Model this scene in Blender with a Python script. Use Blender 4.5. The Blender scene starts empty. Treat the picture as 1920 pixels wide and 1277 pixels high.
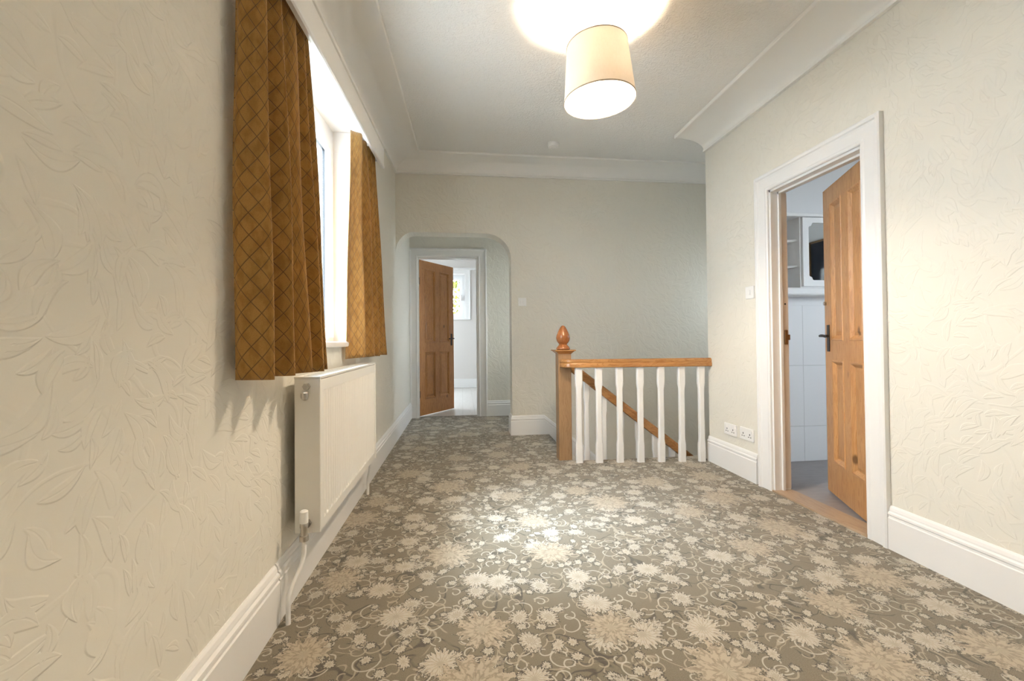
import bpy, bmesh, math, random
from mathutils import Vector, Matrix
S = bpy.context.scene
C = S.collection
R = random.Random(7)
pi = math.pi

# ------------------------------------------------------------ camera
YAW, PITCH, ROLL, F, CY = 0.1153, 0.0128, -0.0092, 804.96, -10.89
cam_d = bpy.data.cameras.new('camera'); cam = bpy.data.objects.new('camera', cam_d); C.objects.link(cam)
c, s = math.cos(YAW), math.sin(YAW); Ry = Matrix(((c, -s, 0), (s, c, 0), (0, 0, 1)))
c, s = math.cos(PITCH), math.sin(PITCH); Rp = Matrix(((1, 0, 0), (0, c, s), (0, -s, c)))
c, s = math.cos(ROLL), math.sin(ROLL); Rr = Matrix(((c, 0, s), (0, 1, 0), (-s, 0, c)))
W2C = Rr @ Rp @ Ry                      # rows: right, forward, up
right, fwd, up = Vector(W2C[0]), Vector(W2C[1]), Vector(W2C[2])
mw = Matrix.Identity(4)
for i in range(3):
    mw[i][0] = right[i]; mw[i][1] = up[i]; mw[i][2] = -fwd[i]
mw[0][3], mw[1][3], mw[2][3] = 0, 0, 1.0
cam.matrix_world = mw
cam_d.sensor_width = 36; cam_d.lens = 36 * F / 1920; cam_d.shift_y = CY / 1920
cam_d.clip_start = 0.02
S.camera = cam

# ------------------------------------------------------------ world, exposure
S.view_settings.view_transform = 'Standard'; S.view_settings.look = 'None'
S.view_settings.gamma = 1; S.view_settings.use_curve_mapping = False
S.view_settings.exposure = 1.68
SKY = 7.6
w = bpy.data.worlds.new('overcast_sky'); S.world = w; w.use_nodes = True
bg = w.node_tree.nodes['Background']; bg.inputs[0].default_value = (0.79, 0.90, 1.0, 1); bg.inputs[1].default_value = SKY
LAMP_COL = (1.0, 0.84, 0.64)
LAMP_W = 80

XE_ = 3.4
sd_ = bpy.data.lights.new('hazy_sun', 'SUN'); sd_.energy = 6.0; sd_.angle = math.radians(26); sd_.color = (.70, .86, 1.0)
so_ = bpy.data.objects.new('hazy_sun', sd_); C.objects.link(so_)
so_.rotation_euler = Vector((1.0, .12, -1.32)).to_track_quat('-Z', 'Y').to_euler()
def portal(name, loc, direction, sx, sy):
    d = bpy.data.lights.new(name, 'AREA'); d.shape = 'RECTANGLE'; d.size = sx; d.size_y = sy
    d.cycles.is_portal = True
    o = bpy.data.objects.new(name, d); C.objects.link(o); o.location = loc
    o.rotation_euler = Vector(direction).to_track_quat('-Z', 'Z').to_euler(); return o
portal('main_window_portal', (-1.0, 2.2, 1.68), (1, 0, 0), 1.45, 1.40)
portal('near_window_portal', (-1.0, -.8, 1.6), (1, 0, 0), .6, 1.3)
portal('added_stair_window_portal', (XE_ + .14, 3.95, 1.6), (-1, 0, 0), .7, 1.0)  # for the unseen stairwell window, added to lift the far wall
portal('added_far_room_side_portal', (-2.6, 7.55, 1.7), (1, 0, 0), 1.7, 1.4)  # for the unseen side window, added to light the far room
portal('passage_window_portal', (1.62, 5.19, 1.45), (-1, 0, 0), .8, 1.3)
portal('side_room_window_portal', (3.3, .38, 1.52), (0, 1, 0), 1.2, 1.15)
portal('far_room_window_portal', (-0.20, 9.46, 1.95), (0, -1, 0), .52, .95)

# ------------------------------------------------------------ material toolkit
class NT:
    def __init__(self, name):
        self.m = bpy.data.materials.new(name); self.m.use_nodes = True
        self.t = self.m.node_tree; self.N = self.t.nodes; self.L = self.t.links
        self.b = self.N['Principled BSDF']; self.out = self.N['Material Output']
    def put(self, sock, v):
        if v is None: return
        if hasattr(v, 'links'): self.L.new(v, sock)
        elif isinstance(v, (tuple, list)) and len(v) == 3 and sock.type == 'RGBA': sock.default_value = (*v, 1)
        else: sock.default_value = v
    def m_(self, op, a, b=None, c=None, clamp=False):
        n = self.N.new('ShaderNodeMath'); n.operation = op; n.use_clamp = clamp
        for i, v in enumerate((a, b, c)): self.put(n.inputs[i], v)
        return n.outputs[0]
    def v_(self, op, a, b=None, scale=None):
        n = self.N.new('ShaderNodeVectorMath'); n.operation = op
        self.put(n.inputs[0], a); self.put(n.inputs[1], b)
        if scale is not None: self.put(n.inputs['Scale'], scale)
        return n.outputs['Value'] if op in ('LENGTH', 'DOT_PRODUCT') else n.outputs[0]
    def sep(self, v):
        n = self.N.new('ShaderNodeSeparateXYZ'); self.put(n.inputs[0], v); return n.outputs
    def comb(self, x=0, y=0, z=0):
        n = self.N.new('ShaderNodeCombineXYZ')
        for i, v in enumerate((x, y, z)): self.put(n.inputs[i], v)
        return n.outputs[0]
    def pos(self): return self.N.new('ShaderNodeNewGeometry').outputs['Position']
    def tc(self, k='Object'): return self.N.new('ShaderNodeTexCoord').outputs[k]
    def noise(self, v, scale=5, detail=2, rough=.5, dist=0, dims='3D', col=False):
        n = self.N.new('ShaderNodeTexNoise'); n.noise_dimensions = dims
        self.put(n.inputs['Vector'], v); n.inputs['Scale'].default_value = scale; n.inputs['Detail'].default_value = detail
        n.inputs['Roughness'].default_value = rough; n.inputs['Distortion'].default_value = dist
        return n.outputs['Color' if col else 'Fac']
    def vor(self, v, scale, rnd=.8):
        n = self.N.new('ShaderNodeTexVoronoi'); n.voronoi_dimensions = '2D'; n.feature = 'F1'
        self.put(n.inputs['Vector'], v); n.inputs['Scale'].default_value = scale; n.inputs['Randomness'].default_value = rnd
        return n.outputs['Position'], n.outputs['Color']
    def ss(self, v, a, b, lo=0., hi=1.):
        n = self.N.new('ShaderNodeMapRange'); n.interpolation_type = 'SMOOTHSTEP'
        self.put(n.inputs[0], v); n.inputs[1].default_value = a; n.inputs[2].default_value = b
        n.inputs[3].default_value = lo; n.inputs[4].default_value = hi; return n.outputs[0]
    def mix(self, f, a, b, mode='MIX'):
        n = self.N.new('ShaderNodeMix'); n.data_type = 'RGBA'; n.blend_type = mode
        self.put(n.inputs[0], f); self.put(n.inputs[6], a); self.put(n.inputs[7], b); return n.outputs[2]
    def bump(self, h, dist=.002, strength=1., normal=None):
        n = self.N.new('ShaderNodeBump'); self.put(n.inputs['Height'], h)
        n.inputs['Distance'].default_value = dist; n.inputs['Strength'].default_value = strength
        if normal is not None: self.L.new(normal, n.inputs['Normal'])
        self.L.new(n.outputs[0], self.b.inputs['Normal']); return n.outputs[0]
    def fin(self, col, rough=.5, spec=.4, metal=0):
        self.put(self.b.inputs['Base Color'], col); self.put(self.b.inputs['Roughness'], rough)
        self.b.inputs['Specular IOR Level'].default_value = spec; self.b.inputs['Metallic'].default_value = metal
        return self.m
    def local(self, P, scale, rnd=.8):
        """offset of each point from its cell centre, and the cell's own random numbers"""
        p, col = self.vor(P, scale, rnd)
        return self.v_('SUBTRACT', P, p), p, self.sep(col)
    def rot(self, l, ang):
        x, y, _ = self.sep(l)
        ca, sa = self.m_('COSINE', ang), self.m_('SINE', ang)
        a = self.m_('ADD', self.m_('MULTIPLY', x, ca), self.m_('MULTIPLY', y, sa))
        b = self.m_('SUBTRACT', self.m_('MULTIPLY', y, ca), self.m_('MULTIPLY', x, sa))
        return a, b

def simple(name, col, rough=.5, spec=.4, metal=0, var=.0, bump=0, bscale=200):
    n = NT(name); P = n.tc()
    cc = (*col, 1)
    f = n.noise(P, 6, 3)
    colr = n.mix(f, tuple(x * (1 - var) for x in col), tuple(min(1, x * (1 + var)) for x in col)) if var else col
    if bump: n.bump(n.noise(P, bscale, 2), bump)
    return n.fin(colr, rough, spec, metal)

def wallpaper(name, axes, col=(.765, .735, .655), depth=.0014):
    """embossed leaf wallpaper: leaves and stems raised in the paper; axes picks the two wall directions"""
    n = NT(name); q = n.sep(n.pos()); P = n.comb(q[axes[0]], q[axes[1]], 0)
    wob = n.noise(P, 3.0, 2, col=True)
    P = n.v_('ADD', P, n.v_('SCALE', n.v_('SUBTRACT', wob, (.5, .5, .5)), None, .10))
    P = n.v_('MULTIPLY', P, (1, 1, 0))
    H = None
    for off, sc, Lh, Wd, k in (((0, 0, 0), 7.5, .060, .021, 6), ((3.31, 1.7, 0), 8.5, .052, .017, -7), ((7.7, 5.1, 0), 12, .034, .012, 9), ((1.2, 9.4, 0), 9.5, .048, .013, 5)):
        Q = n.v_('ADD', P, off)
        l, cp, rc = n.local(Q, sc, .85)
        fld = n.noise(n.v_('SUBTRACT', cp, off), 1.6, 1)
        ang = n.m_('ADD', n.m_('MULTIPLY', fld, 9.0), n.m_('MULTIPLY', rc[0], 1.5))
        a, b = n.rot(l, ang)
        b = n.m_('ADD', b, n.m_('MULTIPLY', n.m_('MULTIPLY', a, a), k))
        t = n.m_('DIVIDE', a, Lh)
        wd = n.m_('MULTIPLY', n.m_('SUBTRACT', 1, n.m_('MULTIPLY', t, t)), n.m_('MULTIPLY_ADD', t, .3 * Wd, Wd))
        d = n.m_('SUBTRACT', n.m_('ABSOLUTE', b), wd)
        leaf = n.ss(d, -.0035, .0005, 1, 0)
        vein = n.m_('MULTIPLY', n.ss(n.m_('ABSOLUTE', b), .0005, .0022, 1, 0), n.ss(n.m_('ABSOLUTE', t), .8, 1.25, 1, 0))
        h = n.m_('SUBTRACT', leaf, n.m_('MULTIPLY', vein, .35))
        H = h if H is None else n.m_('MAXIMUM', H, h)
    for sc, o in ((2.2, 0), (3.1, 11)):
        f = n.noise(n.v_('ADD', P, (o, o, 0)), sc, 1)
        for lv in (.5,):
            st = n.ss(n.m_('ABSOLUTE', n.m_('SUBTRACT', f, lv)), .001 * sc, .0035 * sc, .5, 0)
            H = n.m_('MAXIMUM', H, st)
    fine = n.noise(P, 260, 2)
    H = n.m_('ADD', n.m_('MULTIPLY', H, 1), n.m_('MULTIPLY', fine, .06))
    n.bump(H, depth, .8)
    return n.fin(col, .55, .35)

WP_X = wallpaper('leaf_wallpaper_side', (1, 2))
WP_Y = wallpaper('leaf_wallpaper_end', (0, 2))
WHITE = simple('white_gloss_paint', (.84, .83, .815), .3, .5)
COVE = simple('white_matt_paint', (.86, .845, .81), .6, .3)
FARW = simple('warm_grey_wall_paint', (.70, .665, .63), .6, .3)
ROOMW = simple('pale_room_paint', (.78, .77, .77), .6, .3)
PLAST = simple('white_plastic', (.85, .84, .82), .3, .5)
UPVC = simple('window_frame_white', (.86, .87, .88), .25, .5)
GASK = simple('dark_gasket', (.03, .035, .04), .5)
IRON = simple('dark_iron', (.045, .035, .03), .42, .5, .6)
CHROME = simple('brushed_nickel', (.55, .52, .48), .28, .5, 1)
BRASS = simple('aged_brass', (.22, .13, .06), .35, .5, 1)
RAD = simple('radiator_enamel', (.80, .78, .73), .3, .5)
BLACK = simple('dark_slot', (.05, .05, .05), .6)
GREEN = simple('leaf_green', (.12, .13, .012), .6, .2, 0, .4)
BARK = simple('tree_bark', (.12, .08, .05), .9)
GRASS = simple('pale_paving', (.42, .41, .39), .9, .2, 0, .2)

def ceil_mat():
    n = NT('textured_ceiling_paper'); P = n.pos()
    a = n.noise(P, 34, 4, .65, 1.6); b = n.noise(n.v_('ADD', P, (5, 3, 1)), 90, 3)
    n.bump(n.m_('ADD', a, n.m_('MULTIPLY', b, .35)), .010, .75)
    return n.fin((.88, .87, .84), .65, .25)
CEIL = ceil_mat()

def wood(name, axis, c1, c2, dark, knots=True, tone=1, rough=.35):
    n = NT(name); P = n.tc()
    sc = [9, 9, 9]; sc[axis] = .9
    Q = n.v_('MULTIPLY', P, tuple(sc))
    g = n.noise(Q, 2.6, 5, .6, .9)
    sc2 = [70, 70, 70]; sc2[axis] = 2.0
    g2 = n.noise(n.v_('MULTIPLY', P, tuple(sc2)), 2, 3, .6)
    rings = n.m_('SINE', n.m_('MULTIPLY', g, 46))
    f = n.m_('ADD', n.m_('MULTIPLY', n.ss(rings, -.2, 1, 0, 1), .42), n.m_('MULTIPLY', g2, .55))
    col = n.mix(n.ss(f, .1, .9), c1, c2)
    big = n.noise(P, 1.7, 2)
    col = n.mix(n.ss(big, .4, .75, 0, .35), col, dark)
    if knots:
        kp = [5.5, 5.5, 5.5]; kp[axis] = 3.2
        v = n.N.new('ShaderNodeTexVoronoi'); n.put(v.inputs['Vector'], n.v_('MULTIPLY', P, tuple(kp))); v.inputs['Scale'].default_value = 1
        kn = n.ss(v.outputs['Distance'], .05, .12, .85, 0)
        col = n.mix(kn, col, tuple(x * .28 for x in dark))
    n.bump(f, .0005, .4)
    return n.fin(col, rough, .45)
PINE = wood('orange_pine', 2, (.50, .235, .075), (.36, .15, .042), (.27, .10, .03))
PINE_L = wood('honey_pine', 2, (.56, .31, .13), (.43, .21, .075), (.38, .17, .06))
RAILW = wood('varnished_rail_wood', 0, (.47, .235, .085), (.33, .145, .045), (.27, .11, .035), False, rough=.22)
POSTW = wood('newel_wood', 2, (.36, .22, .115), (.28, .165, .08), (.22, .12, .055), False, rough=.4)
FINW = wood('turned_finial_wood', 2, (.36, .135, .045), (.27, .09, .028), (.2, .06, .02), False, rough=.25)
THRESH = wood('threshold_wood', 1, (.46, .34, .23), (.37, .26, .17), (.28, .19, .12), False, rough=.4)

def carpet_mat():
    n = NT('floral_carpet'); q = n.sep(n.pos()); P0 = n.comb(q[0], q[1], 0)
    wob = n.noise(P0, 9, 3, col=True)
    P = n.v_('MULTIPLY', n.v_('ADD', P0, n.v_('SCALE', n.v_('SUBTRACT', wob, (.5, .5, .5)), None, .022)), (1, 1, 0))
    fine = n.noise(P0, 420, 2, .7)
    base = n.mix(n.ss(fine, .3, .7), (.122, .098, .064), (.22, .188, .133))
    LIGHT, PINK, DARK, MID = (.47, .43, .36), (.41, .34, .255), (.055, .046, .033), (.36, .31, .23)
    col = base; cover = None
    # thin vine lines, light and dark
    for sc, lv, cc, wd, o in ((4.2, .5, MID, .009, 0), (5.3, .46, DARK, .013, 4), (6.1, .55, MID, .012, 9), (7.5, .5, DARK, .016, 15)):
        f = n.noise(n.v_('ADD', P, (o, 2 * o, 0)), sc, 1.0, .4, .6)
        brk = n.ss(n.noise(n.v_('ADD', P, (o + 3, o, 0)), 7, 1), .45, .52)
        line = n.m_('MULTIPLY', n.ss(n.m_('ABSOLUTE', n.m_('SUBTRACT', f, lv)), wd * .35, wd, 1, 0), brk)
        col = n.mix(n.m_('MULTIPLY', line, .8), col, cc)
    # curls
    for o, sc, r0 in ((1.7, 7.5, .030), (5.9, 9.5, .021), (9.1, 6.2, .040), (4.4, 8.3, .026)):
        l, cp, rc = n.local(n.v_('ADD', P, (o, o * .7, 0)), sc, .9)
        a, b = n.rot(l, n.m_('MULTIPLY', rc[0], 6.28))
        rr = n.v_('LENGTH', l); an = n.m_('ARCTAN2', b, a)
        rad = n.m_('MULTIPLY_ADD', an, r0 * .17, r0 * .75)
        arc = n.m_('MULTIPLY', n.ss(n.m_('ABSOLUTE', n.m_('SUBTRACT', rr, rad)), .0014, .0036, 1, 0), n.ss(an, -2.6, -2.0))
        col = n.mix(n.m_('MULTIPLY', arc, .85), col, MID if o < 5 else LIGHT)
    def flowers(col, o, sc, r0, petals, cc, c2, rnd, keep, asp=1.0, jag=.2):
        l, cp, rc = n.local(n.v_('ADD', P, (o, o * 1.3, 0)), sc, rnd)
        a, b = n.rot(l, n.m_('MULTIPLY', rc[0], 6.28))
        b = n.m_('MULTIPLY', b, asp)
        rr = n.m_('SQRT', n.m_('ADD', n.m_('MULTIPLY', a, a), n.m_('MULTIPLY', b, b))); an = n.m_('ARCTAN2', b, a)
        pet = n.m_('ABSOLUTE', n.m_('SINE', n.m_('MULTIPLY', an, petals / 2)))
        pet2 = n.m_('SINE', n.m_('MULTIPLY', an, petals * 2 + 1))
        size = n.m_('MULTIPLY_ADD', rc[1], .35 * r0, .75 * r0)
        Rm = n.m_('MULTIPLY', size, n.m_('ADD', n.m_('MULTIPLY_ADD', pet, jag, 1 - jag), n.m_('MULTIPLY', pet2, .13)))
        rag = n.m_('SUBTRACT', n.noise(P, 75, 2, .6), .5)
        Rm = n.m_('MULTIPLY', Rm, n.m_('MULTIPLY_ADD', rag, .85, 1))
        d = n.m_('SUBTRACT', rr, Rm)
        on = n.ss(rc[2], keep, keep + .01, 1, 0)
        out = n.m_('MULTIPLY', n.ss(n.m_('ABSOLUTE', d), .0012, .0042, 1, 0), on)
        inside = n.m_('MULTIPLY', n.ss(d, -.002, .0008, 1, 0), on)
        ring = n.m_('SINE', n.m_('ADD', n.m_('MULTIPLY', n.m_('DIVIDE', rr, Rm), 15), n.m_('MULTIPLY', pet, 4)))
        veins = n.ss(ring, .1, .85, 0, 1)
        body = n.mix(n.m_('MULTIPLY', veins, .72), cc, c2)
        core = n.ss(n.m_('DIVIDE', rr, Rm), .15, .3, .8, 0)
        body = n.mix(core, body, MID)
        rays = n.ss(n.m_('SINE', n.m_('ADD', n.m_('MULTIPLY', an, petals * 1.5), n.m_('MULTIPLY', rag, 5))), .75, .98, 0, .55)
        body = n.mix(rays, body, (.17, .135, .09))
        body = n.mix(n.m_('MULTIPLY', fine, .3), body, MID)
        col = n.mix(inside, col, body)
        return n.mix(n.m_('MULTIPLY', out, .9), col, DARK)
    col = flowers(col, 2.1, 12.5, .019, 5, LIGHT, MID, .9, .62)
    col = flowers(col, 6.6, 9.0, .030, 6, LIGHT, PINK, .85, .6, 1.45)
    col = flowers(col, 3.8, 6.4, .046, 9, LIGHT, (.27, .22, .16), .85, .62, 1.3)
    col = flowers(col, 8.3, 4.4, .068, 11, LIGHT, PINK, .75, .62, 1.15, .22)
    col = flowers(col, 1.9, 2.3, .120, 8, PINK, (.22, .185, .13), .6, .75, 1.1, .26)
    nap = n.noise(P0, 900, 2)
    n.bump(n.m_('ADD', nap, n.m_('MULTIPLY', fine, .6)), .003, .5)
    n.b.inputs['Sheen Weight'].default_value = .25; n.b.inputs['Sheen Roughness'].default_value = .5
    return n.fin(col, .9, .15)
CARPET = carpet_mat()

def vinyl_mat():
    n = NT('grey_vinyl_floor'); P = n.pos()
    f = n.noise(n.v_('MULTIPLY', P, (3, 9, 1)), 3, 5, .65, .5)
    return n.fin(n.mix(f, (.20, .175, .175), (.37, .34, .335)), .3, .4)
VINYL = vinyl_mat()
def plank_mat():
    n = NT('white_plank_floor'); q = n.sep(n.pos())
    e = n.m_('ABSOLUTE', n.m_('SUBTRACT', n.m_('FRACT', n.m_('MULTIPLY', q[0], 6)), .5))
    f = n.noise(n.v_('MULTIPLY', n.pos(), (20, 1.5, 1)), 2, 3)
    col = n.mix(f, (.66, .62, .57), (.76, .73, .69))
    return n.fin(n.mix(n.ss(e, .485, .495), col, (.5, .46, .42)), .35, .4)
PLANK = plank_mat()
def tile_mat():
    n = NT('white_wall_tiles'); q = n.sep(n.pos())
    def joint(v, period, off):
        return n.m_('MULTIPLY', n.m_('ABSOLUTE', n.m_('SUBTRACT', n.m_('FRACT', n.m_('DIVIDE', n.m_('SUBTRACT', v, off), period)), .5)), 2 * period)
    jx = n.ss(joint(q[0], .20, 2.754), .194, .197); jz = n.ss(joint(q[2], .4915, .281), .4855, .4885)
    g = n.m_('MAXIMUM', jx, jz)
    n.bump(n.m_('SUBTRACT', 1, g), .002)
    return n.fin(n.mix(g, (.82, .81, .81), (.68, .67, .66)), .15, .5)
TILE = tile_mat()

def curtain_mat():
    n = NT('gold_diamond_fabric'); uv = n.N.new('ShaderNodeUVMap').outputs[0]
    q = n.sep(uv)
    wob = n.m_('MULTIPLY', n.m_('SUBTRACT', n.noise(uv, 12, 2), .5), .006)
    def lines(sgn, wd):
        s_ = n.m_('ADD', n.m_('ADD', n.m_('MULTIPLY', q[0], 1 / .041), n.m_('MULTIPLY', q[1], sgn / .066)), wob)
        return n.ss(n.m_('ABSOLUTE', n.m_('SUBTRACT', n.m_('FRACT', s_), .5)), wd, wd + .02, 1, 0)
    ln = n.m_('MAXIMUM', lines(1, .018), lines(-1, .018))
    weave = n.noise(n.v_('MULTIPLY', uv, (1, 1, 1)), 420, 2, .7)
    slub = n.noise(n.v_('MULTIPLY', uv, (1, .4, 1)), 45, 3)
    col = n.mix(weave, (.30, .15, .035), (.53, .31, .095))
    col = n.mix(n.ss(slub, .4, .65, 0, .6), col, (.27, .125, .028))
    col = n.mix(n.m_('MULTIPLY', ln, .8), col, (.12, .07, .025))
    n.bump(n.m_('SUBTRACT', n.m_('MULTIPLY', weave, .5), n.m_('MULTIPLY', ln, 1.0)), .0015, .8)
    n.b.inputs['Sheen Weight'].default_value = .3
    n.fin(col, .85, .2)
    tr = n.N.new('ShaderNodeBsdfTranslucent'); n.put(tr.inputs[0], col)
    mx = n.N.new('ShaderNodeMixShader'); mx.inputs[0].default_value = .12
    n.L.new(n.b.outputs[0], mx.inputs[1]); n.L.new(tr.outputs[0], mx.inputs[2]); n.L.new(mx.outputs[0], n.out.inputs[0])
    return n.m
GOLD = curtain_mat()

def shade_mat(name, c1, c2, tf):
    n = NT(name); P = n.tc()
    wv = n.noise(n.v_('MULTIPLY', P, (1, 1, .2)), 260, 2)
    col = n.mix(wv, c1, c2)
    n.fin(col, .8, .1)
    tr = n.N.new('ShaderNodeBsdfTranslucent'); n.put(tr.inputs[0], col)
    mx = n.N.new('ShaderNodeMixShader'); mx.inputs[0].default_value = tf
    n.L.new(n.b.outputs[0], mx.inputs[1]); n.L.new(tr.outputs[0], mx.inputs[2]); n.L.new(mx.outputs[0], n.out.inputs[0])
    return n.m
SHADE = shade_mat('peach_lampshade_fabric', (.80, .67, .53), (.88, .75, .61), .011)
def bulb_mat():
    n = NT('glowing_bulb'); e = n.N.new('ShaderNodeEmission'); e.inputs[0].default_value = (*LAMP_COL, 1); e.inputs[1].default_value = 25
    n.L.new(e.outputs[0], n.out.inputs[0]); return n.m
BULB = bulb_mat()
def glass_mat():
    n = NT('clear_glass'); t = n.N.new('ShaderNodeBsdfTransparent'); g = n.N.new('ShaderNodeBsdfGlossy'); g.inputs['Roughness'].default_value = .02
    mx = n.N.new('ShaderNodeMixShader'); mx.inputs[0].default_value = .05; n.L.new(t.outputs[0], mx.inputs[1]); n.L.new(g.outputs[0], mx.inputs[2])
    n.L.new(mx.outputs[0], n.out.inputs[0]); return n.m
GLASS = glass_mat()
MIRROR = simple('mirror_glass', (.75, .78, .8), .03, .5, 1)

# ------------------------------------------------------------ mesh toolkit
def obj(name, bm, mat, parent=None, smooth=None, kind=None, rec=True):
    if rec: bmesh.ops.recalc_face_normals(bm, faces=bm.faces)
    me = bpy.data.meshes.new(name); bm.to_mesh(me); bm.free()
    for m in (mat if isinstance(mat, (list, tuple)) else [mat]): me.materials.append(m)
    o = bpy.data.objects.new(name, me); C.objects.link(o)
    if smooth is not None:
        for p in me.polygons: p.use_smooth = True
        me.set_sharp_from_angle(angle=math.radians(smooth))
    if parent is not None:
        o.parent = parent
        o.matrix_parent_inverse = (root_mat(parent)).inverted()
    if kind: o['kind'] = kind
    return o
def root_mat(p):
    m = Matrix.LocRotScale(p.location, p.rotation_euler, p.scale)
    return m if p.parent is None else root_mat(p.parent) @ p.matrix_parent_inverse @ m
def empty(name, loc, label=None, cat=None, group=None, kind=None):
    o = bpy.data.objects.new(name, None); C.objects.link(o); o.location = loc; o.empty_display_size = .05
    tag(o, label, cat, group, kind); return o
def tag(o, label=None, cat=None, group=None, kind=None):
    if label: o['label'] = label
    if cat: o['category'] = cat
    if group: o['group'] = group
    if kind: o['kind'] = kind
    return o
def B(): return bmesh.new()
def box(bm, x0, x1, y0, y1, z0, z1, bev=0, M=None):
    vs = [bm.verts.new((x, y, z)) for x in (x0, x1) for y in (y0, y1) for z in (z0, z1)]
    q = lambda *i: bm.faces.new([vs[k] for k in i])
    fs = [q(0, 1, 3, 2), q(4, 6, 7, 5), q(0, 4, 5, 1), q(2, 3, 7, 6), q(0, 2, 6, 4), q(1, 5, 7, 3)]
    if bev:
        es = list({e for f in fs for e in f.edges})
        r = bmesh.ops.bevel(bm, geom=es, offset=bev, segments=2, profile=.5, affect='EDGES')
        vs = list({v for f in r['faces'] for v in f.verts} | {v for v in vs if v.is_valid})
    if M is not None: bmesh.ops.transform(bm, matrix=M, verts=[v for v in vs if v.is_valid])
    return bm
def lathe(bm, prof, seg=32, M=Matrix.Identity(4), cap=True):
    rings = []
    for r, z in prof:
        rings.append([bm.verts.new(M @ Vector((r * math.cos(2 * pi * i / seg), r * math.sin(2 * pi * i / seg), z))) for i in range(seg)])
    for a, b in zip(rings, rings[1:]):
        for i in range(seg): bm.faces.new((a[i], a[(i + 1) % seg], b[(i + 1) % seg], b[i]))
    if cap: bm.faces.new(rings[0][::-1]); bm.faces.new(rings[-1])
    return bm
def axisM(p, d):
    q = Vector(d).normalized().to_track_quat('Z', 'Y'); return Matrix.Translation(p) @ q.to_matrix().to_4x4()
def rod(bm, a, b, r, seg=16, r2=None):
    a, b = Vector(a), Vector(b); L = (b - a).length
    return lathe(bm, [(r, 0), (r if r2 is None else r2, L)], seg, axisM(a, b - a))
def tube(bm, pts, r, seg=10):
    pts = [Vector(p) for p in pts]; rings = []
    upv = None
    for i, p in enumerate(pts):
        t = (pts[min(i + 1, len(pts) - 1)] - pts[max(i - 1, 0)]).normalized()
        if upv is None: upv = t.orthogonal().normalized()
        upv = (upv - t * upv.dot(t)).normalized(); sd = t.cross(upv)
        rings.append([bm.verts.new(p + (upv * math.cos(2 * pi * k / seg) + sd * math.sin(2 * pi * k / seg)) * r) for k in range(seg)])
    for a, b in zip(rings, rings[1:]):
        for k in range(seg): bm.faces.new((a[k], a[(k + 1) % seg], b[(k + 1) % seg], b[k]))
    bm.faces.new(rings[0][::-1]); bm.faces.new(rings[-1]); return bm
def slab(bm, P, u0, u1, v0, v1, t0, t1, holes=()):
    """a wall or floor slab with real openings; P(u, v, t) gives the point"""
    us = sorted({u0, u1, *[h[0] for h in holes], *[h[1] for h in holes]}); vs = sorted({v0, v1, *[h[2] for h in holes], *[h[3] for h in holes]})
    us = [u for u in us if u0 <= u <= u1]; vs = [v for v in vs if v0 <= v <= v1]
    cell = {}
    for i in range(len(us) - 1):
        for j in range(len(vs) - 1):
            cu, cv = (us[i] + us[i + 1]) / 2, (vs[j] + vs[j + 1]) / 2
            cell[i, j] = not any(h[0] < cu < h[1] and h[2] < cv < h[3] for h in holes)
    V = {}
    def v(i, j, k):
        if (i, j, k) not in V: V[i, j, k] = bm.verts.new(P(us[i], vs[j], (t0, t1)[k]))
        return V[i, j, k]
    for (i, j), on in cell.items():
        if not on: continue
        for k in (0, 1): bm.faces.new((v(i, j, k), v(i + 1, j, k), v(i + 1, j + 1, k), v(i, j + 1, k)))
        for di, dj, a, b in ((-1, 0, (i, j), (i, j + 1)), (1, 0, (i + 1, j), (i + 1, j + 1)), (0, -1, (i, j), (i + 1, j)), (0, 1, (i, j + 1), (i + 1, j + 1))):
            if not cell.get((i + di, j + dj), False):
                bm.faces.new((v(*a, 0), v(*b, 0), v(*b, 1), v(*a, 1)))
    return bm
PX = lambda u, v, t: (t, u, v)       # wall across x: u = y, v = z
PY = lambda u, v, t: (u, t, v)       # wall across y: u = x, v = z
PZ = lambda u, v, t: (u, v, t)
def sweep(bm, path, prof, place, zadd=None, closed_prof=True):
    """mitred moulding: path in 2D, profile (offset to the left of the path, height); place(p, q, h, k) gives the point"""
    n = len(path); rows = []
    for i in range(n):
        p = Vector(path[i])
        d0 = (p - Vector(path[i - 1])).normalized() if i else None
        d1 = (Vector(path[i + 1]) - p).normalized() if i < n - 1 else None
        d0 = d0 or d1; d1 = d1 or d0
        n0, n1 = Vector((-d0.y, d0.x)), Vector((-d1.y, d1.x)); m = (n0 + n1).normalized(); m = m / max(.2, m.dot(n0))
        rows.append([bm.verts.new(place(p.x + m.x * o, p.y + m.y * o, h, i)) for o, h in prof])
    for a, b in zip(rows, rows[1:]):
        for k in range(len(prof) - (0 if closed_prof else 1)):
            bm.faces.new((a[k], a[(k + 1) % len(prof)], b[(k + 1) % len(prof)], b[k]))
    bm.faces.new(rows[0][::-1]); bm.faces.new(rows[-1]); return bm

# ------------------------------------------------------------ the setting
XL, XR, YB, YC, YD = -.675, 2.008, 4.51, 3.324, 5.70
BK = -1.5                                     # wall behind the camera
XE = 3.4                                      # far end of the stairwell
def zl(y): return 2.8664 + .078 * (min(y, 4.6) - 4.24)
def zr(y):
    s_ = min(1, max(0, (y - 3.3) / .94)) ** 1.25; return 2.662 + .2044 * s_
def zc(x, y):
    t = min(1, max(0, (x + .41) / 2.15)); return zl(y) * (1 - t) + zr(y) * t
LZ = lambda y: .075 * (y - 4.51)              # the left wall's upper lines rise slightly to the far end

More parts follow.
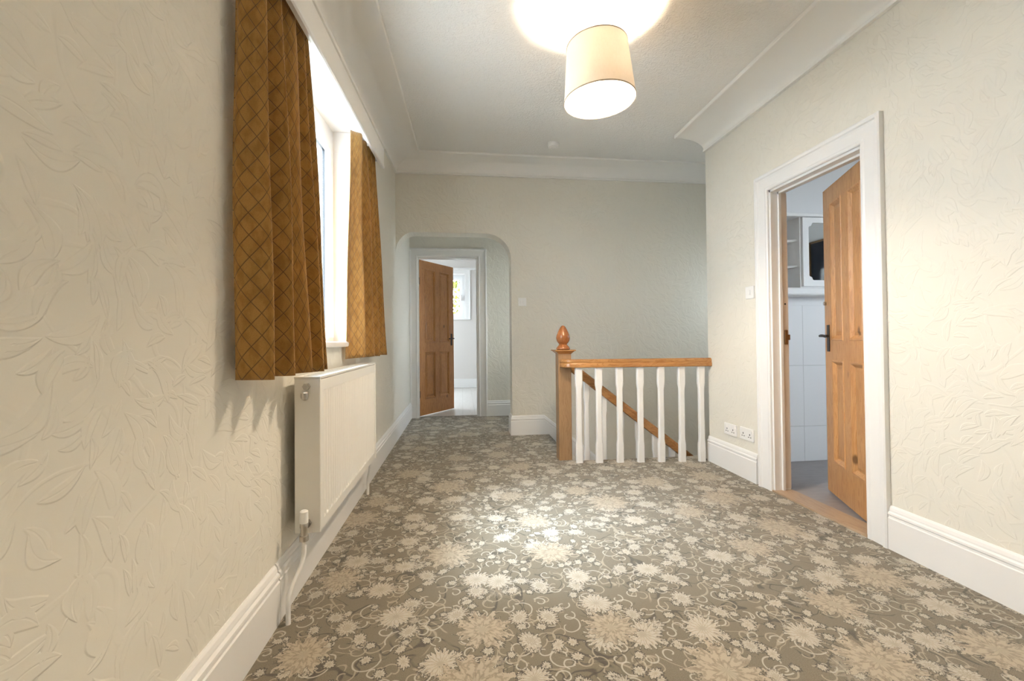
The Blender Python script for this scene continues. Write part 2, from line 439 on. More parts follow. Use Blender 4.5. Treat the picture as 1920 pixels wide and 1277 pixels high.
# floor: carpeted landing with the stair opening cut out
bm = B(); slab(bm, PZ, XL - .1, 2.62, BK, YD + .1, -.24, 0, holes=[(.905, 2.62, 3.47, YB + .1), (XR, 2.62, BK, 3.5)])
obj('floor', bm, CARPET, kind='structure')
# ceiling surface
bm = B(); xs = [XL - .05 + i * .12 for i in range(36)]; ys = [BK - .05 + j * .12 for j in range(52)]
G = [[bm.verts.new((x, y, zc(x, y))) for y in ys if y < 4.6] for x in xs if x < XE + .1]
for i in range(len(G) - 1):
    for j in range(len(G[0]) - 1): bm.faces.new((G[i][j], G[i][j + 1], G[i + 1][j + 1], G[i + 1][j]))
ext = bmesh.ops.extrude_face_region(bm, geom=bm.faces[:])
for v in ext['geom']:
    if isinstance(v, bmesh.types.BMVert): v.co.z = 3.05
obj('ceiling', bm, CEIL, kind='structure', smooth=30)

# left wall with the window opening, running on through the passage
WY0, WY1, WZ0, WZ1 = 1.42, 2.916, .975, 2.385
bm = B(); slab(bm, PX, BK, YD, -.3, 3.0, XL - .26, XL, holes=[(WY0, WY1, WZ0, WZ1), (-1.1, -.5, .975, 2.25)])
for v in bm.verts:
    if abs(v.co.z - WZ1) < 1e-4: v.co.z = WZ1 + .075 * (v.co.y - WY1) if WY0 - .01 < v.co.y < WY1 + .01 else v.co.z
obj('wall_left', bm, WP_X, kind='structure')
# right wall with the side room doorway
DY0, DY1, DZ = 1.933, 2.597, 1.968
bm = B(); slab(bm, PX, BK, YC, -2.7, 3.0, XR, XR + .11, holes=[(DY0, DY1, -2.7, DZ)])
obj('wall_right', bm, WP_X, kind='structure')
# wall behind the camera
bm = B(); slab(bm, PY, XL - .26, XR + .11, -.3, 3.0, BK - .1, BK); obj('wall_rear', bm, WP_Y, kind='structure')
# far wall with the round cornered arch
bm = B(); AR, AT = .519, 2.128
pts = [(XE, -2.7), (AR, -2.7), (AR, AT - .27)]
for k in range(1, 13):
    a = k / 12 * pi / 2; pts.append((AR - .27 + .27 * math.cos(a), AT - .27 + .27 * math.sin(a)))
for k in range(0, 11):
    a = k / 10 * pi / 2; pts.append((XL + .02 + .17 - .19 * math.sin(a), AT - .22 + .22 * math.cos(a)))
pts += [(XL, 3.0), (XE, 3.0)]
f = bm.faces.new([bm.verts.new((x, YB, z)) for x, z in pts])
e = bmesh.ops.extrude_face_region(bm, geom=[f])
for v in e['geom']:
    if isinstance(v, bmesh.types.BMVert): v.co.y += .19
bmesh.ops.triangulate(bm, faces=[f for f in bm.faces if len(f.verts) > 4])
obj('wall_back', bm, WP_Y, kind='structure', smooth=35)
# stairwell walls
bm = B(); slab(bm, PY, XR + .11, 4.7, -2.7, 3.0, YC - .114, YC, holes=[]); ob = obj('wall_stairwell', bm, [WP_Y, ROOMW], kind='structure')
for p in ob.data.polygons:
    if p.center.y < YC - .11: p.material_index = 1
bm = B(); slab(bm, PX, YC, YB, -2.7, 3.0, XE, XE + .1, holes=[(3.60, 4.30, 1.1, 1.95)]); obj('wall_stairwell_end', bm, WP_X, kind='structure')
bm = B(); slab(bm, PX, 3.40, YB, -2.7, -.22, .80, .90); obj('wall_stairwell_lower', bm, WP_X, kind='structure')
bm = B(); slab(bm, PY, .90, XR, -2.7, -.24, YC - .0, YC + .1); obj('wall_below_landing', bm, WP_Y, kind='structure')
bm = B(); box(bm, .8, XE, YC, YB, -2.8, -2.7); obj('floor_lower_hall', bm, CARPET, kind='structure')

# passage behind the arch
PD0, PD1, PDZ = -.575, .213, 2.102
bm = B(); slab(bm, PY, -2.5, 2.72, -.3, 3.0, YD, YD + .1, holes=[(PD0, PD1, -.3, PDZ)]); obj('wall_passage', bm, WP_Y, kind='structure')
bm = B(); slab(bm, PX, YB + .19, YD, -.3, 3.0, 1.50, 1.60, holes=[(4.80, 5.58, .8, 2.1)]); obj('wall_passage_end', bm, WP_X, kind='structure')
bm = B(); box(bm, XL, 1.5, YB + .19, YD, 2.62, 2.7); obj('ceiling_passage', bm, CEIL, kind='structure')

# side room beyond the right doorway
bm = B(); box(bm, XR, 4.6, .5, YC - .114, -.25, -.004); obj('floor_side_room', bm, VINYL, kind='structure')
bm = B(); box(bm, XR + .11, 4.6, .5, YC - .114, 2.5, 2.6); obj('ceiling_side_room', bm, ROOMW, kind='structure')
bm = B(); slab(bm, PX, .4, YC - .114, -.3, 2.6, 4.5, 4.6); obj('wall_side_room_right', bm, ROOMW, kind='structure')
bm = B(); slab(bm, PY, XR + .11, 4.6, -.3, 2.6, .4, .5, holes=[(2.7, 3.9, .95, 2.1)]); obj('wall_side_room_front', bm, ROOMW, kind='structure')
bm = B(); box(bm, 2.12, 4.5, YC - .124, YC - .1145, -.002, 1.262); obj('wall_side_room_tiles', bm, TILE, kind='structure')
# far room beyond the passage door
FY = 9.19
bm = B(); box(bm, -2.4, 2.2, YD + .1, FY, -.2, -.003); obj('floor_far_room', bm, PLANK, kind='structure')
bm = B(); slab(bm, PY, -2.4, 2.2, -.3, 3.0, FY, FY + .25, holes=[(-.46, .06, 1.47, 2.42)]); obj('wall_far_room', bm, FARW, kind='structure')
bm = B(); slab(bm, PX, YD + .1, FY, -.3, 3.0, -2.5, -2.4, holes=[(6.7, 8.4, 1.0, 2.4)]); obj('wall_far_room_left', bm, FARW, kind='structure')
bm = B(); slab(bm, PX, YD + .1, FY, -.3, 3.0, 2.2, 2.3); obj('wall_far_room_right', bm, FARW, kind='structure')
bm = B(); box(bm, -2.4, 2.2, YD + .1, FY, 2.8, 2.9); obj('ceiling_far_room', bm, ROOMW, kind='structure')
bm = B(); sweep(bm, [(2.2, FY), (-2.4, FY)], [(0, 2.50), (.03, 2.50), (.035, 2.515), (.02, 2.53), (.02, 2.55), (0, 2.55)], lambda x, y, h, i: (x, y, h)); obj('trim_1', bm, WHITE, kind='structure')
bm = B(); box(bm, -2.4, 2.2, FY - .02, FY, 0, .19, .004); obj('baseboard_far_room', bm, WHITE, kind='structure')
# ground outside
bm = B(); box(bm, -40, 40, -30, 50, -3.3, -3.2); obj('ground', bm, GRASS, kind='structure')

# skirtings
SK = [(0, 0), (.020, 0), (.020, .146), (.016, .150), (.016, .158), (.020, .164), (.019, .172), (.012, .178), (.012, .184), (.009, .196), (.004, .204), (0, .204)]
SK2 = [(o * .9, h * .96 if h else 0) for o, h in SK]
flat = lambda x, y, h, i: (x, y, h)
def skirt(name, path, prof=SK):
    bm = B(); sweep(bm, path, prof, flat); return obj(name, bm, WHITE, kind='structure')
SKN = [(o * 1.12, h) for o, h in SK]
skirt('baseboard_left', [(XL, 1.63), (XL, BK)], SKN)
skirt('baseboard_left_far', [(XL, YD), (XL, 1.64)])
skirt('baseboard_right', [(XR, BK), (XR, 1.828)]); skirt('baseboard_right_far', [(XR, 2.734), (XR, YC)])
skirt('baseboard_rear', [(XL, BK), (XR, BK)])
skirt('baseboard_passage', [(1.5, YD), (.326, YD)])
# far wall skirting, returning round the arch jamb and raking down beside the stair
bm = B(); sweep(bm, [(.86, YB), (AR, YB), (AR, YB + .19)], SK, flat); obj('baseboard_back', bm, WHITE, kind='structure')
bm = B()
rows = []
for x, dz in ((.86, 0), (3.3, -1.95)):
    rows.append([bm.verts.new((x, YB - o, h + dz if h or x > 1 else h)) for o, h in SK])
for k in range(len(SK)): bm.faces.new((rows[0][k], rows[0][(k + 1) % len(SK)], rows[1][(k + 1) % len(SK)], rows[1][k]))
bm.faces.new(rows[0]); bm.faces.new(rows[1][::-1])
obj('baseboard_stair', bm, WHITE, kind='structure')

# coving
def cove(cb, dz):
    P = [(0, 0), (.022, 0), (.022, .014), (.016, .02)]
    n = 12
    for k in range(n + 1):
        a = k / n * pi / 2; P.append((.016 + (cb - .042) * (1 - math.cos(a)), .02 + (dz - .034) * math.sin(a)))
    P += [(cb - .024, dz - .022), (cb - .004, dz - .022), (cb, dz - .016), (cb, dz + .05), (0, dz + .05)]
    return P
CV = cove(.2675, .1359)
bm = B(); cz = [2.7305 + LZ(BK), 2.7305, 2.7305]
sweep(bm, [(XE, YB), (XL, YB), (XL, BK)], CV, lambda x, y, h, i: (x, y, h + (2.7305, 2.7305, 2.7305 + LZ(BK))[i]))
obj('trim_2', bm, COVE, kind='structure', smooth=25)
CV2 = cove(.2675, .124)
bm = B(); sweep(bm, [(XR, BK), (XR, YC)], CV2, lambda x, y, h, i: (x, y, h + 2.538)); obj('trim_3', bm, COVE, kind='structure', smooth=25)

# ------------------------------------------------------------ window in the left wall
win = empty('window_1', (XL - .2, 2.17, WZ0), kind='structure')
xf0, xf1 = XL - .215, XL - .155
def window_unit(parent, P, u0, u1, v0, v1, t0, t1, mull, sash=.05, fr=.06, top=None, handle=None):
    """frame, mullions, one sash and pane per light"""
    bm = B(); hs = []; edges = [u0] + mull + [u1]
    for a, b in zip(edges, edges[1:]): hs.append((a + fr * (.5 if a != u0 else 1), b - fr * (.5 if b != u1 else 1), v0 + fr, v1 - fr))
    slab(bm, P, u0, u1, v0, v1, t0, t1, hs); obj('window_frame', bm, UPVC, parent)
    for a, b, c_, d in hs:
        bm = B(); slab(bm, P, a - .006, b + .006, c_ - .006, d + .006, t0 + .012 * (1 if t1 > t0 else -1), t1 + .012 * (1 if t1 > t0 else -1), [(a + sash, b - sash, c_ + sash, d - sash)])
        sh = obj('sash', bm, UPVC, parent)
        g = sash - .006
        bm = B(); slab(bm, P, a + g, b - g, c_ + g, d - g, (t0 + t1) / 2 - .008, (t0 + t1) / 2 + .008, [(a + sash + .002, b - sash - .002, c_ + sash + .002, d - sash - .002)])
        obj('gasket', bm, GASK, parent)
        bm = B(); slab(bm, P, a + sash, b - sash, c_ + sash, d - sash, (t0 + t1) / 2 - .003, (t0 + t1) / 2 + .003); obj('pane', bm, GLASS, parent)
window_unit(win, PX, WY0, WY1, WZ0, 2.32, xf0, xf1, [2.17])
bm = B(); box(bm, xf0 - .02, xf1, WY0, WY1, 2.32, 2.41); obj('head_packer', bm, UPVC, win)
bm = B()                                                             # white plastered reveals and soffit
box(bm, xf1, XL + .001, WY1 - .012, WY1, WZ0, 2.37); box(bm, xf1, XL + .001, WY0, WY0 + .012, WZ0, 2.26)
vs = [bm.verts.new((x, y, z)) for x in (xf1, XL + .001) for y, z in ((WY0, 2.273), (WY1, 2.385)) for z in (z - .012, z)]
for q in ((0, 1, 3, 2), (4, 6, 7, 5), (0, 4, 5, 1), (2, 3, 7, 6), (0, 2, 6, 4), (1, 5, 7, 3)): bm.faces.new([vs[k] for k in q])
obj('reveal_lining', bm, WHITE, win)
bm = B(); box(bm, xf1, XL + .033, WY0 - .05, WY1 + .06, WZ0 - .004, WZ0 + .026, .009); obj('window_sill', bm, WHITE, win, smooth=40)

# unseen windows; the stairwell and far room side ones are added to brighten walls
for nm, P, a, t0, t1 in (('window_5', PX, (-1.1, -.5, .975, 2.25), XL - .215, XL - .155), ('window_2', PX, (4.80, 5.58, .8, 2.1), 1.58, 1.52), ('added_window_7', PX, (6.7, 8.4, 1.0, 2.4), -2.48, -2.42), ('added_window_6', PX, (3.60, 4.30, 1.1, 1.95), XE + .08, XE + .02), ('window_3', PY, (2.7, 3.9, .95, 2.1), .42, .48)):
    e_ = empty(nm, P((a[0] + a[1]) / 2, a[2], t0), kind='structure')
    window_unit(e_, P, *a, t0, t1, [(a[0] + a[1]) / 2])
win4 = empty('window_4', (-.7, FY + .1, 1.47), kind='structure')
window_unit(win4, PY, -.46, .06, 1.47, 2.42, FY + .20, FY + .14, [], .055, .055)
bm = B(); box(bm, -.58, .18, FY - .05, FY + .14, 1.44, 1.468, .008); obj('window_sill', bm, WHITE, win4)
bm = B(); sweep(bm, [(.06, 1.47), (.06, 2.42), (-.46, 2.42), (-.46, 1.47)][::-1], [(0, 0), (.12, 0), (.12, .02), (.1, .022), (.09, .016), (.02, .014), (0, .01)], lambda x, z, h, i: (x, FY - h, z)); obj('window_surround', bm, WHITE, win4)
bm = B(); box(bm, -.02, -.005, FY + .085, FY + .12, 1.86, 1.98, .003); box(bm, -.018, -.007, FY + .07, FY + .09, 1.88, 1.96); obj('window_handle', bm, CHROME, win4)

# ------------------------------------------------------------ doors
AP = [(0, 0), (.112, 0), (.112, .024), (.104, .028), (.092, .026), (.086, .019), (.074, .016), (.022, .013), (.014, .016), (.006, .016), (0, .012)]
def panel_leaf(bm, W, H, T, M):
    """four panel door: stiles, rails and muntin standing proud, panels sunk with bolection slopes; local x width, y thickness, z height"""
    st, mu = .105, .085
    xa = [0, st, W / 2 - mu / 2, W / 2 + mu / 2, W - st, W]
    zz = [0, .205, .845, .965, H - .105, H]
    holes = [(xa[1], xa[2], zz[1], zz[2]), (xa[3], xa[4], zz[1], zz[2]), (xa[1], xa[2], zz[3], zz[4]), (xa[3], xa[4], zz[3], zz[4])]
    tmp = B(); slab(tmp, lambda u, v, t: (u, t, v), 0, W, 0, H, 0, T, holes)
    for a, b, c_, d in holes:
        for t0, sg in ((0, 1), (T, -1)):
            loops = []
            for ins, dep in ((0, 0), (.004, -.004), (.012, -.003), (.028, .011), (.030, .014), (.036, .014), (.052, .0095)):
                y = t0 + sg * dep
                loops.append([tmp.verts.new((x, y, z)) for x, z in ((a + ins, c_ + ins), (b - ins, c_ + ins), (b - ins, d - ins), (a + ins, d - ins))])
            for l0, l1 in zip(loops, loops[1:]):
                for k in range(4): tmp.faces.new((l0[k], l0[(k + 1) % 4], l1[(k + 1) % 4], l1[k]))
            tmp.faces.new(loops[-1])
    bmesh.ops.transform(tmp, matrix=M, verts=tmp.verts)
    me = bpy.data.meshes.new('t'); bmesh.ops.recalc_face_normals(tmp, faces=tmp.faces); tmp.to_mesh(me); tmp.free(); bm.from_mesh(me); bpy.data.meshes.remove(me)
def handle_set(parent, M, side, W, T, z=1.02, mat=IRON):
    """lever on a tall back plate, both faces; x of spindle W - .055"""
    for y0, sg in ((0, -1), (T, 1)):
        bm = B(); box(bm, W - .075, W - .035, min(y0, y0 + sg * .004), max(y0, y0 + sg * .004), z - .10, z + .07, .0015, M)
        h = obj('handle_plate', bm, mat, parent)
        bm = B(); sp = M @ Vector((W - .055, y0, z)); ep = M @ Vector((W - .055, y0 + sg * .045, z)); rod(bm, sp, ep, .008)
        tube(bm, [M @ Vector((W - .055 + dx, y0 + sg * (.045 + dy), z + dz)) for dx, dy, dz in ((.006, 0, 0), (-.02, .003, .002), (-.05, .003, .001), (-.085, 0, -.004), (-.105, -.004, -.002))], .0085)
        obj('lever_handle', bm, mat, h, smooth=50)
def door_set(name, wall, w0, w1, H, t, M, W, Hl, T, mat, mirror_side):
    d = empty(name, wall(w0, 0, t), kind='structure')
    return d
# door_1: side room, in the right wall
d1 = empty('door_1', (XR + .055, (DY0 + DY1) / 2, 0), kind='structure')
bm = B(); sweep(bm, [(DY0 + .0, 0), (DY0 + .0, DZ), (DY1, DZ), (DY1, 0)], AP, lambda u, v, h, i: (XR - h, u, v)); obj('architrave', bm, WHITE, d1)
bm = B(); LT = .014
box(bm, XR + .001, XR + .112, DY1 - LT, DY1 + .002, 0, DZ); box(bm, XR + .001, XR + .112, DY0 - .002, DY0 + LT, 0, DZ); box(bm, XR + .001, XR + .112, DY0, DY1, DZ - LT, DZ + .002)
box(bm, XR + .05, XR + .066, DY1 - LT - .012, DY1 - LT, 0, DZ - LT); box(bm, XR + .05, XR + .066, DY0 + LT, DY0 + LT + .012, 0, DZ - LT); box(bm, XR + .05, XR + .066, DY0 + LT, DY1 - LT, DZ - LT - .012, DZ - LT)
obj('door_lining', bm, WHITE, d1)
bm = B(); box(bm, XR + .066, XR + .1125, DY1 - LT - .0025, DY1 - LT, .02, DZ - .02); obj('hinge_rebate_strip', bm, simple('bare_edge_wood', (.74, .68, .62), .5), d1)
bm = B(); box(bm, XR - .012, XR + .125, DY0 + .0, DY1 - .0, -.004, .010, .003); obj('threshold_strip', bm, THRESH, d1)
bm = B(); box(bm, XR + .082, XR + .1, DY1 - LT - .012, DY1 - LT, .955, 1.05, .002); box(bm, XR + .100, XR + .118, DY1 - LT - .010, DY1 - LT - .002, .985, 1.02, .002); obj('strike_plate', bm, BRASS, d1)
bm = B(); rod(bm, (XR + .090, DY1 - LT, 1.22), (XR + .090, DY1 - LT - .004, 1.22), .006); obj('latch_hole', bm, BLACK, d1)
ang = math.radians(24.5)
HX, HY = XR + .116, DY0 + .022
# local x runs along the leaf from hinge to free edge; local y goes into the landing side
M1 = Matrix.Translation((HX, HY, .014)) @ Matrix.Rotation(pi / 2 - ang, 4, 'Z')
W1, T1, H1 = .632, .038, 1.937
bm = B(); panel_leaf(bm, W1, H1, T1, M1)
leaf1 = obj('door_leaf', bm, PINE_L, d1); handle_set(leaf1, M1, 1, W1, T1, .995)
bm = B(); rod(bm, M1 @ Vector((W1 - .02, T1, 1.205)), M1 @ Vector((W1 - .02, T1 + .012, 1.205)), .012); obj('bolt_knob', bm, CHROME, leaf1, smooth=40)
for z in (.25, 1.0, 1.7):
    bm = B(); rod(bm, (HX - .003, HY - .006, z), (HX - .003, HY - .006, z + .09), .006); obj('hinge', bm, BRASS, leaf1, smooth=40)
# door_2: end of the passage
d2 = empty('door_2', ((PD0 + PD1) / 2, YD + .05, 0), kind='structure')
APn = [(min(o, .112) if True else o, h) for o, h in AP]
bm = B(); sweep(bm, [(PD0, 0), (PD0, PDZ), (PD1, PDZ), (PD1, 0)][::1], APn, lambda u, v, h, i: (max(u, XL + .003), YD - h, v)); obj('architrave', bm, WHITE, d2)
bm = B()
box(bm, PD0 - .002, PD0 + LT, YD + .001, YD + .105, 0, PDZ); box(bm, PD1 - LT, PD1 + .002, YD + .001, YD + .105, 0, PDZ); box(bm, PD0, PD1, YD + .001, YD + .105, PDZ - LT, PDZ + .002)
box(bm, PD1 - LT - .012, PD1 - LT, YD + .04, YD + .056, 0, PDZ - LT)
obj('door_lining', bm, WHITE, d2)
a2 = math.atan2(.62, .4386)
M2 = Matrix.Translation((PD0 + .018, YD + .06, .012)) @ Matrix.Rotation(a2, 4, 'Z')
W2, H2 = .745, 2.065
def leaf_scaled():
    bm = B(); panel_leaf(bm, W2, H2, .038, M2); return bm
leaf2 = obj('door_leaf', leaf_scaled(), PINE, d2); handle_set(leaf2, M2, 1, W2, .038, 1.02)
for z in (.25, 1.75):
    bm = B(); rod(bm, (PD0 + .016, YD + .058, z), (PD0 + .016, YD + .058, z + .09), .006); obj('hinge', bm, IRON, leaf2, smooth=40)

# ------------------------------------------------------------ pelmet over the window
pel = empty('pelmet', (XL, 2.15, 2.3), 'long cream painted pelmet board with beaded top above the landing window', 'pelmet')
PXF = -.545; PY0, PY1 = 1.15, 3.13
def zp(y): return 2.247 + .070 * (y - 3.13)
def slope_box(bm, x0, x1, y0, y1, a, b):
    vs = [bm.verts.new((x, y, zp(y) + z)) for x in (x0, x1) for y in (y0, y1) for z in (a, b)]
    for q in ((0, 1, 3, 2), (4, 6, 7, 5), (0, 4, 5, 1), (2, 3, 7, 6), (0, 2, 6, 4), (1, 5, 7, 3)): bm.faces.new([vs[k] for k in q])
bm = B(); slope_box(bm, PXF - .018, PXF, PY0, PY1, 0, .15); obj('pelmet_board', bm, COVE, pel)
bm = B(); rows = []
for y in (PY0, PY1): rows.append([bm.verts.new((PXF + o, y, zp(y) + h)) for o, h in ((0, .124), (.007, .127), (.010, .134), (.008, .143), (.004, .150), (0, .150))])
for k in range(6): bm.faces.new((rows[0][k], rows[0][(k + 1) % 6], rows[1][(k + 1) % 6], rows[1][k]))
bm.faces.new(rows[0]); bm.faces.new(rows[1][::-1]); obj('top_bead', bm, COVE, pel)
bm = B(); rows = []
for y in (PY0, PY1): rows.append([bm.verts.new((PXF + o, y, zp(y) + h)) for o, h in ((-.018, -.016), (-.002, -.016), (.004, -.010), (.004, .002), (0, .006), (-.018, .006))])
for k in range(6): bm.faces.new((rows[0][k], rows[0][(k + 1) % 6], rows[1][(k + 1) % 6], rows[1][k]))
bm.faces.new(rows[0]); bm.faces.new(rows[1][::-1]); obj('lower_lip', bm, WHITE, pel)
bm = B(); slope_box(bm, XL, PXF - .018, PY0, PY1, .13, .148); slope_box(bm, XL, PXF - .018, PY1 - .016, PY1, .03, .13); obj('top_board', bm, WHITE, pel)
bm = B(); slope_box(bm, PXF - .085, PXF - .065, PY0 + .02, PY1 - .02, .095, .115); obj('curtain_track', bm, UPVC, pel)

# ------------------------------------------------------------ curtains
def curtain(top, bot, zt0, zt1, zb, fabric_w, amp0, amp1, seed, label, keys):
    """hung cloth: top and bottom are plan lines (near end, far end); each key is one pleat (width, depth), deeper towards the hem"""
    nu, nv = 300, 48; tot = sum(k[0] for k in keys)
    bm = B(); uvl = bm.loops.layers.uv.new('UVMap'); grid = []
    for j in range(nv + 1):
        v = j / nv; row = []
        t0 = Vector(top[0]).lerp(Vector(bot[0]), v ** .9); t1 = Vector(top[1]).lerp(Vector(bot[1]), v ** .9)
        d = t1 - t0; nrm = Vector((-d.y, d.x)).normalized()
        if nrm.x < 0: nrm = -nrm
        for i in range(nu + 1):
            u = i / nu; tt = u * tot; acc = 0
            for q, (kw, kd) in enumerate(keys):
                if tt <= acc + kw or q == len(keys) - 1: break
                acc += kw
            f_ = min(1, (tt - acc) / kw)
            # rounded ridge towards the room, narrow valley towards the window; the ridge leans over its valley
            s_ = 1 - 2 * abs(math.cos(pi * f_)) ** 1.7
            lean = .06 * kw / tot * math.sin(2 * pi * f_) * (.5 + .5 * v) * kd
            A = (amp0 + (amp1 - amp0) * v) * kd
            p = t0 + d * (u + lean) + nrm * (A * s_ + .003 * math.sin(u * 31 + v * 4 + seed) + .003 * math.sin(v * 8 + u * 11))
            z = (zt0 + (zt1 - zt0) * u) * (1 - v) + (zb + .003 * math.sin(u * 19 + seed)) * v
            row.append(bm.verts.new((p.x, p.y, z)))
        grid.append(row)
    for j in range(nv):
        for i in range(nu):
            f = bm.faces.new((grid[j][i], grid[j][i + 1], grid[j + 1][i + 1], grid[j + 1][i]))
            for lp, (a, b) in zip(f.loops, ((i, j), (i + 1, j), (i + 1, j + 1), (i, j + 1))):
                lp[uvl].uv = (a / nu * fabric_w, (1 - b / nv) * 1.33)
    o = obj('curtain', bm, GOLD, smooth=80)
    md = o.modifiers.new('thick', 'SOLIDIFY'); md.thickness = .004; md.offset = 0
    tag(o, label, 'curtain', 'gold curtains at the landing window'); return o
curtain([(-.615, 1.31), (-.603, 1.74)], [(-.602, 1.30), (-.535, 1.74)], 2.20, 2.235, .893, .95, .030, .050, 3,
        'gold diamond-patterned curtain hanging nearest, left of the window', [(.9, .9), (.95, 1.2), (1.45, .9), (.6, .8), (.5, .6)])
curtain([(-.628, 2.64), (-.605, 3.06)], [(-.615, 2.50), (-.565, 3.22)], 2.265, 2.30, .905, .95, .022, .040, 5,
        'gold diamond-patterned curtain at the far side of the window, beside the back wall', [(1.2, 1), (1.2, 1), (.7, .8), (.6, .8), (.5, .7)])

# ------------------------------------------------------------ radiator
ra = empty('radiator', (-.59, 2.27, .26), 'white ribbed double panel radiator on the left wall under the window', 'radiator')
RY0, RY1, RZ0, RZ1 = 1.73, 2.80, .268, .865
def ribbed(bm, x0, x1, y0, y1, z0, z1, ribs):
    """pressed panel: vertical flutes on the face at x1"""
    pr = [(y0, x0), (y0, x1 - .004), (y0 + .006, x1), (y0 + .030, x1)]
    p = (y1 - y0 - .07) / ribs
    for k in range(ribs):
        a = y0 + .035 + k * p; pr += [(a + p * .1, x1), (a + p * .35, x1 - .006), (a + p * .65, x1 - .006), (a + p * .9, x1)]
    pr += [(y1 - .030, x1), (y1 - .006, x1), (y1, x1 - .004), (y1, x0)]
    zs = [(z0, 0), (z0 + .035, 0), (z0 + .045, 1), (z1 - .055, 1), (z1 - .045, 0), (z1 - .004, 0), (z1, -1)]
    rows = []
    for z, f in zs:
        rows.append([bm.verts.new((x0 if x == x0 else (x1 - (x1 - x) * (1 if f == 1 else (0 if x1 - x < .0061 else 1)) - (.004 if f == -1 else 0)), y, z)) for y, x in pr])
    for a, b in zip(rows, rows[1:]):
        for k in range(len(pr)): bm.faces.new((a[k], a[(k + 1) % len(pr)], b[(k + 1) % len(pr)], b[k]))
    bm.faces.new(rows[0][::-1]); bm.faces.new(rows[-1])
bm = B(); ribbed(bm, -.562, -.548, RY0 + .012, RY1 - .012, RZ0 + .004, RZ1 - .008, 30); obj('front_panel', bm, RAD, ra)
bm = B(); ribbed(bm, -.640, -.628, RY0 + .012, RY1 - .012, RZ0 + .004, RZ1 - .008, 30); obj('rear_panel', bm, RAD, ra)
for ya, yb_ in ((RY0, RY0 + .012), (RY1 - .012, RY1)):
    bm = B(); box(bm, -.641, -.545, ya, yb_, RZ0, RZ1, .004); obj('end_panel', bm, RAD, ra)
bm = B(); slab(bm, PZ, -.641, -.545, RY0, RY1, RZ1 - .006, RZ1 + .002, [(-.625, -.563, RY0 + .03 + k * .0405, RY0 + .03 + k * .0405 + .028) for k in range(25)])
obj('top_grille', bm, RAD, ra)
bm = B(); box(bm, -.675, -.640, RY0 + .15, RY0 + .19, RZ0 + .05, RZ1 - .08); obj('wall_bracket', bm, RAD, ra)
bm = B(); box(bm, -.675, -.640, RY1 - .19, RY1 - .15, RZ0 + .05, RZ1 - .08); obj('wall_bracket', bm, RAD, ra)
bm = B(); rod(bm, (-.594, RY0 + .003, RZ1 - .035), (-.594, RY0 - .012, RZ1 - .035), .014, 6); rod(bm, (-.594, RY0 - .012, RZ1 - .035), (-.594, RY0 - .017, RZ1 - .035), .009)
bl = obj('bleed_valve', bm, CHROME, ra, smooth=30)
bm = B(); lathe(bm, [(.004, -.024), (.011, -.020), (.014, -.010), (.014, .004), (.010, .008)], 20, Matrix.Translation((-.594, RY0 - .022, RZ1 - .062))); obj('vent_cap', bm, CHROME, bl, smooth=40)
def valve(y, sg):
    vz = RZ0 + .042; vx = -.592; vy = y - sg * .040
    bm = B(); rod(bm, (vx, y, vz), (vx, vy, vz), .011, 8); rod(bm, (vx, y - sg * .004, vz), (vx, y - sg * .016, vz), .016, 6); 
    lathe(bm, [(.012, -.052), (.016, -.050), (.016, -.032), (.012, -.030), (.012, -.004), (.0145, 0), (.0145, .014), (.012, .018)], 20, Matrix.Translation((vx, vy, vz)))
    v = obj('lockshield_valve', bm, CHROME, ra, smooth=35)
    bm = B(); lathe(bm, [(.015, .0), (.0155, .004), (.0145, .042), (.010, .046)], 20, Matrix.Translation((vx, vy, vz + .016))); obj('valve_cap', bm, PLAST, v, smooth=35)
    bm = B(); tube(bm, [(vx, vy, vz - .05), (vx, vy, vz - .10), (vx - .004, vy - sg * .01, vz - .13), (vx - .022, vy - sg * .055, vz - .185), (vx - .028, vy - sg * .07, vz - .21), (vx - .029, vy - sg * .072, vz - .24), (vx - .029, vy - sg * .072, 0)], .0085, 12)
    obj('pipe', bm, WHITE, ra, smooth=60)
valve(RY0, 1); valve(RY1, -1)

# ------------------------------------------------------------ balustrade at the stair head
ban = empty('banister', (.84, 3.555, 0), 'landing banister with white balusters, brown wooden handrail and acorn-topped newel post', 'banister')
NX0, NX1, NY0, NY1 = .790, .901, 3.50, 3.61
NCX, NCY = (NX0 + NX1) / 2, (NY0 + NY1) / 2
bm = B(); box(bm, NX0, NX1, NY0, NY1, -.3, .895, .006); post = obj('newel_post', bm, POSTW, ban)
bm = B(); box(bm, NCX - .088, NCX + .088, NCY - .088, NCY + .088, .906, .916, .003)
a_ = [bm.verts.new((NCX + sx * w_, NCY + sy * w_, z)) for w_, z in ((.052, .880), (.080, .906)) for sx, sy in ((-1, -1), (1, -1), (1, 1), (-1, 1))]
for k in range(4): bm.faces.new((a_[k], a_[(k + 1) % 4], a_[4 + (k + 1) % 4], a_[4 + k]))
bm.faces.new(a_[:4][::-1]); bm.faces.new(a_[4:])
obj('cap_plate', bm, RAILW, post)
bm = B(); lathe(bm, [(.050, .916), (.058, .921), (.0585, .928), (.050, .940), (.038, .953), (.033, .960), (.035, .966), (.044, .976), (.053, .990), (.0575, 1.008), (.0575, 1.022), (.053, 1.040), (.044, 1.062), (.034, 1.084), (.022, 1.106), (.011, 1.118), (.002, 1.121)], 36, Matrix.Translation((NCX, NCY, 0)))
obj('acorn_finial', bm, FINW, post, smooth=50)
